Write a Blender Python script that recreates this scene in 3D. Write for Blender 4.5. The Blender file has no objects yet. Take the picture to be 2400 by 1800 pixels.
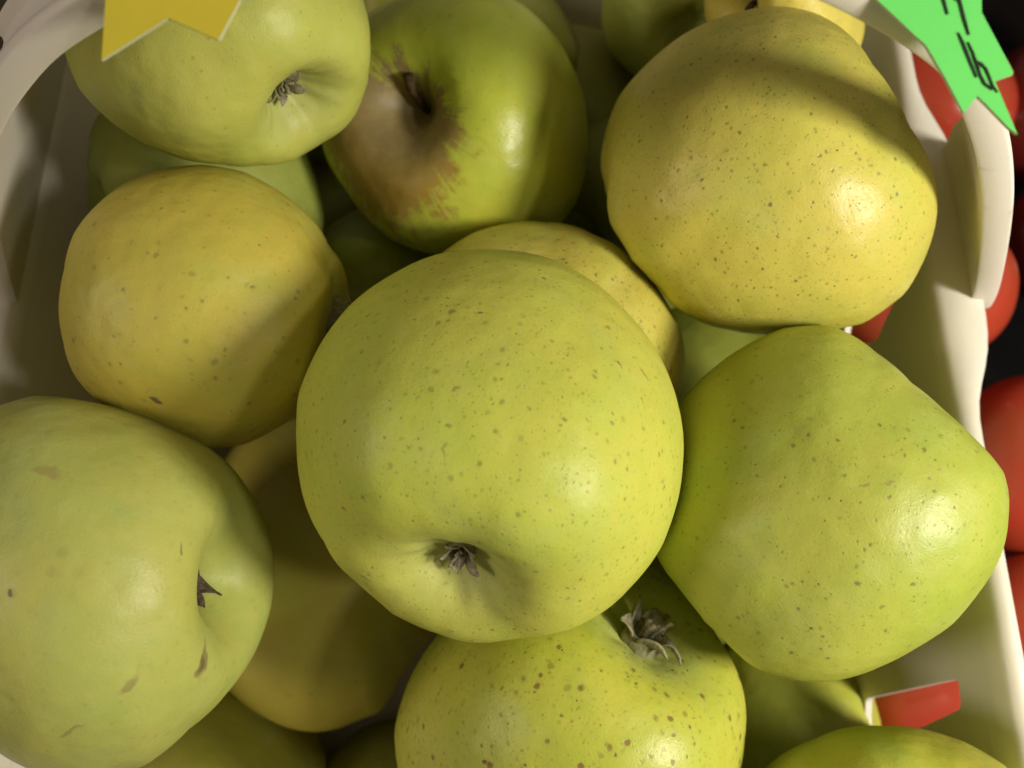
import bpy, bmesh, math, random
import numpy as np
from mathutils import Vector, Matrix
from mathutils.geometry import tessellate_polygon
R = math.radians
scene = bpy.context.scene
col = scene.collection

# ------------------------------------------------------------------ camera, world, lamps
RIM = 0.11                                   # height of the basket rim over the tabletop (metres)
CAM = Vector((0, 0, RIM + .183))
TILT = R(19)
cd = bpy.data.cameras.new('camera'); cam = bpy.data.objects.new('camera', cd); col.objects.link(cam)
cam.location = CAM; cam.rotation_euler = (TILT, 0, 0)
cd.sensor_width = 36; cd.lens = 30; cd.clip_start = .005; cd.clip_end = 50
cd.dof.use_dof = True; cd.dof.focus_distance = .145; cd.dof.aperture_fstop = 17
scene.camera = cam
w = bpy.data.worlds.new('World'); scene.world = w; w.use_nodes = True
bg = w.node_tree.nodes['Background']; bg.inputs[0].default_value = (1, .86, .70, 1); bg.inputs[1].default_value = 0.165
scene.view_settings.view_transform = 'Standard'; scene.view_settings.look = 'None'
scene.view_settings.exposure = 0; scene.view_settings.gamma = 1
try:
    scene.cycles.use_denoising = True
    scene.cycles.max_bounces = 10; scene.cycles.diffuse_bounces = 6
    scene.cycles.caustics_reflective = False; scene.cycles.caustics_refractive = False
except Exception: pass
def lamp(name, loc, target, size, power, color):
    l = bpy.data.lights.new(name, 'AREA'); l.shape = 'DISK'; l.size = size; l.energy = power; l.color = color
    o = bpy.data.objects.new(name, l); col.objects.link(o); o.location = loc
    o.rotation_euler = (Vector(target) - Vector(loc)).to_track_quat('-Z', 'Y').to_euler()
    return o

def spot(name, loc, target, radius, power, color, angle, blend):
    l = bpy.data.lights.new(name, 'SPOT'); l.shadow_soft_size = radius; l.energy = power; l.color = color; l.spot_size = R(angle); l.spot_blend = blend
    o = bpy.data.objects.new(name, l); col.objects.link(o); o.location = loc
    o.rotation_euler = (Vector(target) - Vector(loc)).to_track_quat('-Z', 'Y').to_euler()
    return o
def bulb(name, loc, radius, power, color):
    l = bpy.data.lights.new(name, 'POINT'); l.shadow_soft_size = radius; l.energy = power; l.color = color
    o = bpy.data.objects.new(name, l); col.objects.link(o); o.location = loc
bulb('stall_lamp', (.28, -.06, .33), .040, 5.1, (1, .95, .83))
bulb('second_stall_lamp', (.40, -.17, .62), .03, 2.6, (1, .95, .83))
lamp('ceiling_lamp', (-1.1, -.2, .95), (0, .05, .1), .30, 4.2, (1, .86, .75))


# ------------------------------------------------------------------ helpers
def tag(o, label=None, cat=None, group=None, kind=None):
    if label: o['label'] = label
    if cat: o['category'] = cat
    if group: o['group'] = group
    if kind: o['kind'] = kind
    return o
def link(name, me, mat=None, parent=None, smooth=True):
    o = bpy.data.objects.new(name, me); col.objects.link(o)
    if mat is not None and not me.materials: me.materials.append(mat)
    if smooth: me.polygons.foreach_set('use_smooth', [True]*len(me.polygons))
    if parent is not None: o.parent = parent
    return o
def from_bm(name, bm, mat, parent=None, smooth=False):
    bmesh.ops.recalc_face_normals(bm, faces=bm.faces)
    me = bpy.data.meshes.new(name); bm.to_mesh(me); bm.free()
    return link(name, me, mat, parent, smooth)
def empty(name, loc):
    o = bpy.data.objects.new(name, None); o.empty_display_size = .02; col.objects.link(o); o.location = loc
    return o
def grid_mesh(name, P, closed_v=False):
    """P: rows x columns x 3; the first and the last row may be poles"""
    n, m = P.shape[:2]; V = P.reshape(-1, 3).tolist(); Fs = []
    for i in range(n-1):
        for j in range(m if closed_v else m-1):
            k = (j+1) % m
            Fs.append((i*m+j, i*m+k, (i+1)*m+k, (i+1)*m+j))
    me = bpy.data.meshes.new(name); me.from_pydata(V, [], Fs); me.update()
    return me
def tube(name, pts, radii, mat, parent, seg=10):
    pts = [Vector(p) for p in pts]; rows = []
    for i, p in enumerate(pts):
        t = (pts[min(i+1, len(pts)-1)] - pts[max(i-1, 0)]).normalized()
        a = t.orthogonal().normalized() if i == 0 else (a - t*a.dot(t)).normalized()
        b = t.cross(a)
        rows.append([list(p + (a*math.cos(6.28318*k/seg) + b*math.sin(6.28318*k/seg))*radii[i]) for k in range(seg)])
    P = np.array([[list(pts[0])]*seg] + rows + [[list(pts[-1])]*seg])
    return link(name, grid_mesh(name, P, True), mat, parent)

# ------------------------------------------------------------------ node helpers
class NT:
    def __init__(s, name):
        s.m = bpy.data.materials.new(name); s.m.use_nodes = True; s.t = s.m.node_tree
        s.b = s.t.nodes['Principled BSDF']
    def n(s, kind, **kw):
        x = s.t.nodes.new(kind)
        for k, v in kw.items(): setattr(x, k, v)
        return x
    def put(s, sock, v):
        if isinstance(v, bpy.types.NodeSocket): s.t.links.new(v, sock)
        else: sock.default_value = (*v, 1) if isinstance(v, tuple) and len(v) == 3 and sock.type == 'RGBA' else v
    def math(s, op, a, b=0., c=0., clamp=False):
        x = s.n('ShaderNodeMath', operation=op, use_clamp=clamp)
        for i, v in enumerate((a, b, c)): s.put(x.inputs[i], v)
        return x.outputs[0]
    def vm(s, op, a, b=(0, 0, 0), scale=None):
        x = s.n('ShaderNodeVectorMath', operation=op); s.put(x.inputs[0], a); s.put(x.inputs[1], b)
        if scale is not None: s.put(x.inputs['Scale'], scale)
        return x.outputs['Value'] if op in ('DOT_PRODUCT', 'LENGTH', 'DISTANCE') else x.outputs['Vector']
    def step(s, v, lo, hi, a=0., b=1.):
        x = s.n('ShaderNodeMapRange', interpolation_type='SMOOTHSTEP'); s.put(x.inputs[0], v)
        for i, q in enumerate((lo, hi, a, b)): s.put(x.inputs[i+1], q)
        return x.outputs[0]
    def noise(s, vec, scale, detail=2., rough=.5, out='Fac'):
        x = s.n('ShaderNodeTexNoise'); s.put(x.inputs['Vector'], vec); x.inputs['Scale'].default_value = scale
        x.inputs['Detail'].default_value = detail; x.inputs['Roughness'].default_value = rough
        return x.outputs[out]
    def mix(s, f, a, b):
        x = s.n('ShaderNodeMix', data_type='RGBA'); s.put(x.inputs[0], f); s.put(x.inputs[6], a); s.put(x.inputs[7], b)
        return x.outputs[2]
    def bump(s, h, strength, dist=.001, prev=None):
        x = s.n('ShaderNodeBump'); x.inputs['Strength'].default_value = strength; x.inputs['Distance'].default_value = dist
        s.put(x.inputs['Height'], h)
        if prev is not None: s.put(x.inputs['Normal'], prev)
        return x.outputs[0]
    def obj(s): return s.n('ShaderNodeTexCoord').outputs['Object']

def skin_material(name, r, yellow, green, bias, seed, dots=1., dot_col=(.25,.19,.055), dot_size=1., dot_scale=8., fine=.6, rough=.44, russet=None, marks=(), blush=None, scuff=.5, gloss=.32):
    t = NT(name); co = t.obj(); rs = random.Random(seed)
    u = t.vm('SCALE', co, scale=1/r)                                   # apple radius = 1
    off = (rs.uniform(-9, 9), rs.uniform(-9, 9), rs.uniform(-9, 9))
    p = t.vm('ADD', u, off)
    sep = t.n('ShaderNodeSeparateXYZ'); t.put(sep.inputs[0], u)
    z = sep.outputs[2]
    flat = t.vm('MULTIPLY', u, (1, 1, 0)); rho = t.vm('LENGTH', flat)
    # ground colour: big soft patches, finer mottling, faint streaks from pole to pole
    n1 = t.noise(p, 1.15, 3, .55); n2 = t.noise(p, 5.5, 4, .6)
    dirv = t.vm('NORMALIZE', flat)
    n3 = t.noise(t.vm('ADD', t.vm('SCALE', dirv, scale=1.), t.vm('MULTIPLY', p, (0, 0, .12))), 9., 3, .6)
    f = t.math('ADD', t.math('MULTIPLY', n1, 1.3), t.math('MULTIPLY', n2, .45))
    f = t.math('ADD', f, t.math('MULTIPLY', n3, .22))
    f = t.math('ADD', f, bias - .98)
    if blush is not None:
        f = t.math('ADD', f, t.math('MULTIPLY', t.vm('DOT_PRODUCT', u, blush), .25))
    c = t.mix(t.step(f, -.35, .45), yellow, green)
    # a paler, greyer bloom in the two hollows
    basin = t.math('MULTIPLY', t.step(rho, .46, .16), t.step(z, -.4, -.6))
    basin = t.math('MULTIPLY', basin, t.math('ADD', .45, t.math('MULTIPLY', n2, .6)))
    c = t.mix(t.math('MULTIPLY', basin, .6), c, (.36,.40,.17))
    n4 = t.noise(p, 17, 3, .6)
    c = t.mix(t.math('MULTIPLY', t.step(n4, .52, .75), .28), c, (yellow[0]*1.12, yellow[1]*1.12, yellow[2]*1.5))
    bl = t.noise(p, 2.3, 5, .65)
    c = t.mix(t.math('MULTIPLY', t.step(bl, .48, .78), .22), c, (.50,.50,.24))
    gr = t.noise(p, 3.4, 4, .6)
    c = t.mix(t.math('MULTIPLY', t.step(gr, .50, .75), .30), c, (green[0]*.78, green[1]*.92, green[2]*.8))
    # lenticels: two sizes of brown dots, each with its own size and a ragged edge
    wob = t.vm('SCALE', t.vm('SUBTRACT', t.noise(p, 26, 2, .6, 'Color'), (.5, .5, .5)), scale=.022)
    wob = t.vm('ADD', wob, t.vm('SCALE', t.vm('SUBTRACT', t.noise(p, 7, 1, .5, 'Color'), (.5, .5, .5)), scale=.035))
    q = t.vm('ADD', p, wob)
    allm = None; ringm = None
    for scale, lim, amt in ((dot_scale*1.9, .25*dot_size, .80*dots), (dot_scale*3.0, .27*dot_size, .62*fine), (dot_scale*4.6, .27*dot_size, .45*fine)):
        v = t.n('ShaderNodeTexVoronoi', feature='F1'); t.put(v.inputs['Vector'], q); v.inputs['Scale'].default_value = scale
        sc = t.n('ShaderNodeSeparateColor'); t.put(sc.inputs[0], v.outputs['Color'])
        rad = t.math('MULTIPLY', t.math('ADD', .40, t.math('MULTIPLY', t.math('POWER', sc.outputs[0], 2.5), .85)), lim)
        m = t.math('DIVIDE', v.outputs['Distance'], rad)
        mk = t.step(m, 1.22, .48)
        mk = t.math('MULTIPLY', mk, t.math('MULTIPLY', t.math('ADD', .3, t.math('MULTIPLY', sc.outputs[1], .9)), amt, clamp=True))
        ring = t.math('MULTIPLY', t.step(m, 2.3, 1.2), t.math('MULTIPLY', sc.outputs[2], .35*amt))
        allm = mk if allm is None else t.math('MAXIMUM', allm, mk)
        ringm = ring if ringm is None else t.math('MAXIMUM', ringm, ring)
    c = t.mix(ringm, c, (green[0]*.80, green[1]*.88, green[2]*.9))
    c = t.mix(allm, c, dot_col)
    height = t.math('MULTIPLY', allm, -.35)
    # scuffs: pale brown rubbed patches
    sn = t.noise(t.vm('MULTIPLY', p, (1, 1.0, 2.2)), 3.1, 5, .62)
    c = t.mix(t.math('MULTIPLY', t.step(sn, .66, .80), scuff), c, (.34,.24,.08))
    for (mp, dl, side, L, W, mc, ms) in marks:
        dv = t.vm('SUBTRACT', co, tuple(mp))
        dv = t.vm('ADD', dv, t.vm('SCALE', t.vm('SUBTRACT', t.noise(p, 9, 3, .6, 'Color'), (.5, .5, .5)), scale=.0035))
        a = t.math('DIVIDE', t.vm('DOT_PRODUCT', dv, tuple(dl)), L); b = t.math('DIVIDE', t.vm('DOT_PRODUCT', dv, tuple(side)), W)
        d = t.math('SQRT', t.math('ADD', t.math('MULTIPLY', a, a), t.math('MULTIPLY', b, b)))
        near = t.step(t.vm('LENGTH', dv), L*1.8, L*1.2)
        c = t.mix(t.math('MULTIPLY', t.math('MULTIPLY', t.step(d, 1.25, .5), near), ms), c, tuple(mc))
    rg = rough
    if russet is not None:
        # corky brown star running out of the stem hollow, longest towards one side
        dx, dy, reach = russet; L = math.hypot(dx, dy)
        side = t.vm('DOT_PRODUCT', dirv, (dx/L, dy/L, 0))
        ray = t.noise(t.vm('ADD', t.vm('SCALE', dirv, scale=1.), off), 3.2, 3, .55)
        ray2 = t.noise(t.vm('ADD', t.vm('SCALE', dirv, scale=1.), t.vm('SCALE', p, scale=.10)), 15, 4, .65)
        patch = t.noise(p, 9., 5, .7)
        lim = t.math('ADD', reach*.60, t.math('MULTIPLY', side, reach*.36))
        lim = t.math('ADD', lim, t.math('MULTIPLY', t.math('SUBTRACT', ray, .5), .75*reach))
        lim = t.math('ADD', lim, t.math('MULTIPLY', t.math('SUBTRACT', ray2, .5), .50*reach))
        lim = t.math('ADD', lim, t.math('MULTIPLY', t.math('SUBTRACT', patch, .5), .75*reach))
        m = t.math('MULTIPLY', t.step(t.math('SUBTRACT', lim, rho), -.10, .14), t.step(z, -.1, .15))
        m = t.math('MULTIPLY', m, t.math('ADD', .78, t.math('MULTIPLY', n2, .5)), clamp=True)
        rc = t.mix(t.step(rho, .62, .25), (.34,.225,.035), (.26,.195,.08))
        rc = t.mix(t.math('MULTIPLY', t.step(n4, .45, .7), .5), rc, (.33,.24,.09))
        c = t.mix(m, c, rc)
        rg = t.mix(m, (rough,)*3, (.5, .5, .5))
    # browner tint towards the bottom of the stem hollow
    hollow = t.math('MULTIPLY', t.step(rho, .17, .05), t.step(z, .3, .5))
    c = t.mix(t.math('MULTIPLY', hollow, .55), c, (.20,.15,.05))
    t.put(t.b.inputs['Base Color'], c)
    rn = t.noise(p, 4, 3, .6)
    if russet is None: t.put(t.b.inputs['Roughness'], t.math('ADD', rough-.16, t.math('ADD', t.math('MULTIPLY', rn, .16), t.math('MULTIPLY', t.noise(p, 38, 3, .7), .20))))
    else: t.put(t.b.inputs['Roughness'], rg)
    t.b.inputs['Specular IOR Level'].default_value = gloss
    t.b.inputs['Subsurface Weight'].default_value = .12
    t.b.inputs['Subsurface Radius'].default_value = (1., .8, .2); t.b.inputs['Subsurface Scale'].default_value = .002
    h1 = t.math('ADD', height, t.math('MULTIPLY', t.noise(p, 75, 2, .6), .30))
    h1 = t.math('ADD', h1, t.math('MULTIPLY', n2, .9))
    nb = t.bump(h1, .5, .00035)
    nb = t.bump(t.noise(p, 2.6, 2, .5), .5, .0022, nb)
    t.put(t.b.inputs['Normal'], nb)
    return t.m

def dry_material(name, a, b, scale=900, rough=.85):
    t = NT(name); co = t.obj()
    n = t.noise(co, scale, 4, .65); c = t.mix(t.step(n, .3, .7), a, b); t.put(t.b.inputs['Base Color'], c)
    t.b.inputs['Roughness'].default_value = rough; t.b.inputs['Specular IOR Level'].default_value = .2
    t.put(t.b.inputs['Normal'], t.bump(t.noise(co, scale*1.6, 3, .6), .6, .0004))
    return t.m
SEPAL = dry_material('dried_sepal', (.17,.145,.075), (.36,.33,.21))
SEPAL_DARK = dry_material('dark_dried_sepal', (.035,.025,.015), (.13,.10,.06))
CUP = dry_material('calyx_cup', (.17,.14,.07), (.26,.27,.13))
STEM = dry_material('woody_stem', (.035,.022,.010), (.09,.055,.022))

def plastic(name, c, rough=.38, dirt=.25):
    t = NT(name); co = t.obj()
    n = t.noise(co, 22, 4, .6); n2 = t.noise(t.vm('MULTIPLY', co, (1, .25, 1)), 160, 4, .65)
    k = t.mix(t.step(n, .3, .7), c, (c[0]*.95, c[1]*.94, c[2]*.90))
    k = t.mix(t.math('MULTIPLY', t.step(n2, .60, .74), dirt), k, (.34,.29,.22))
    t.put(t.b.inputs['Base Color'], k)
    t.put(t.b.inputs['Roughness'], t.math('ADD', rough, t.math('MULTIPLY', n2, .15)))
    t.b.inputs['Specular IOR Level'].default_value = .45
    t.b.inputs['Subsurface Weight'].default_value = .15
    t.b.inputs['Subsurface Radius'].default_value = (1, .9, .7); t.b.inputs['Subsurface Scale'].default_value = .002
    t.put(t.b.inputs['Normal'], t.bump(t.noise(co, 60, 3, .5), .25, .0006))
    return t.m
WHITE = plastic('white_plastic', (.76,.71,.61), .27)
HANDLE = plastic('handle_plastic', (.75,.69,.60), .42, .35)

# ------------------------------------------------------------------ apples
PROFILE = [(0,.50),(.035,.515),(.08,.57),(.14,.67),(.22,.775),(.32,.85),(.44,.89),(.58,.87),(.73,.77),(.86,.60),(.95,.38),(.995,.14),(1.0,-.04),(.985,-.24),(.93,-.48),(.84,-.68),(.72,-.835),(.59,-.925),(.46,-.955),(.36,-.938),(.28,-.89),(.21,-.815),(.15,-.735),(.09,-.685),(.04,-.672),(0,-.67)]
def profile_curve(n):
    # smooth curve through the profile, evenly re-sampled along its length
    P = np.array(PROFILE); Q = []
    for i in range(len(P)-1):
        p0 = P[max(i-1,0)] if i else P[1]*[-1,1]
        p1, p2 = P[i], P[i+1]
        p3 = P[i+2] if i+2 < len(P) else P[-2]*[-1,1]
        for t in np.linspace(0,1,12,endpoint=False):
            Q.append(.5*((2*p1)+(-p0+p2)*t+(2*p0-5*p1+4*p2-p3)*t*t+(-p0+3*p1-3*p2+p3)*t**3))
    Q.append(P[-1]); Q = np.array(Q)
    s = np.r_[0, np.cumsum(np.linalg.norm(np.diff(Q,axis=0),axis=1))]
    u = np.linspace(0,s[-1],n)
    return np.stack([np.interp(u,s,Q[:,0]), np.interp(u,s,Q[:,1])],1)
def apple_points(R, seed, rings=72, segs=96, lobe=.035, taper=0., squash=1., basin=1.):
    rs = np.random.RandomState(seed)
    c = profile_curve(rings); c[:,0] = np.maximum(c[:,0],0)
    i0 = np.argmin(c[:,1]); c[i0:,1] = c[i0,1] + (c[i0:,1]-c[i0,1])*basin
    ph = np.linspace(0,2*np.pi,segs,endpoint=False)
    rho, z = c[:,0][:,None], c[:,1][:,None]
    o = rs.uniform(0,6.28)
    w = np.clip(-z,0,1)**1.5*np.clip(rho*2.2,0,1)
    a2, a3 = rs.uniform(.0,.03,2); p2, p3 = rs.uniform(0,6.28,2)
    f = 1 + lobe*w*np.cos(5*(ph-o)) + lobe*.35*np.clip(z,0,1)*np.cos(5*(ph-o)+.5) + a2*np.cos(2*(ph-p2)) + a3*.5*np.cos(3*(ph-p3))
    f = f*(1 + taper*(z+.1))
    zz = z*squash*(1 + .0*rho) + .03*rho*np.cos(ph-p2-1) + lobe*.8*w*np.cos(5*(ph-o))*-.5
    g = np.exp(-((rho-.21)/.085)**2)*(z < -.3)*basin      # puckered skin round the blossom end
    zz = zz + g*(.016*np.cos(5*(ph-o)) + .007*np.cos(11*ph+p3))
    return R*np.stack([rho*f*np.cos(ph), rho*f*np.sin(ph), zz+0*ph],-1)   # rings x segs x 3
def warp(P, v, u, prof, R, dents):
    # irregular growth: the girth seen round the direction v follows prof; dents are local hollows (negative) or bulges
    r = np.cross(v,u)*-1.0
    r = np.cross(u,v)
    L = np.linalg.norm(P,axis=-1,keepdims=True)+1e-12; D = P/L
    c = D@v; x = D@r; y = D@u
    az = np.arctan2(y,x)%(2*np.pi); n = len(prof)
    t = az/(2*np.pi)*n
    g = np.interp(t, np.arange(-2,n+3), np.array(prof)[np.arange(-2,n+3)%n])
    w = np.clip(1-c*c,0,1)**1.0*np.clip((c+1.0)*1.2,0,1)
    f = 1+(g-1)*w
    for (dx,dy,dz,amp,sig) in dents:
        d = np.array([dx,dy,dz]); d = d/np.linalg.norm(d)
        ang = np.arccos(np.clip(D@d,-1,1))
        f = f + amp*np.exp(-(ang/sig)**2)
    return P*f[...,None]

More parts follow.
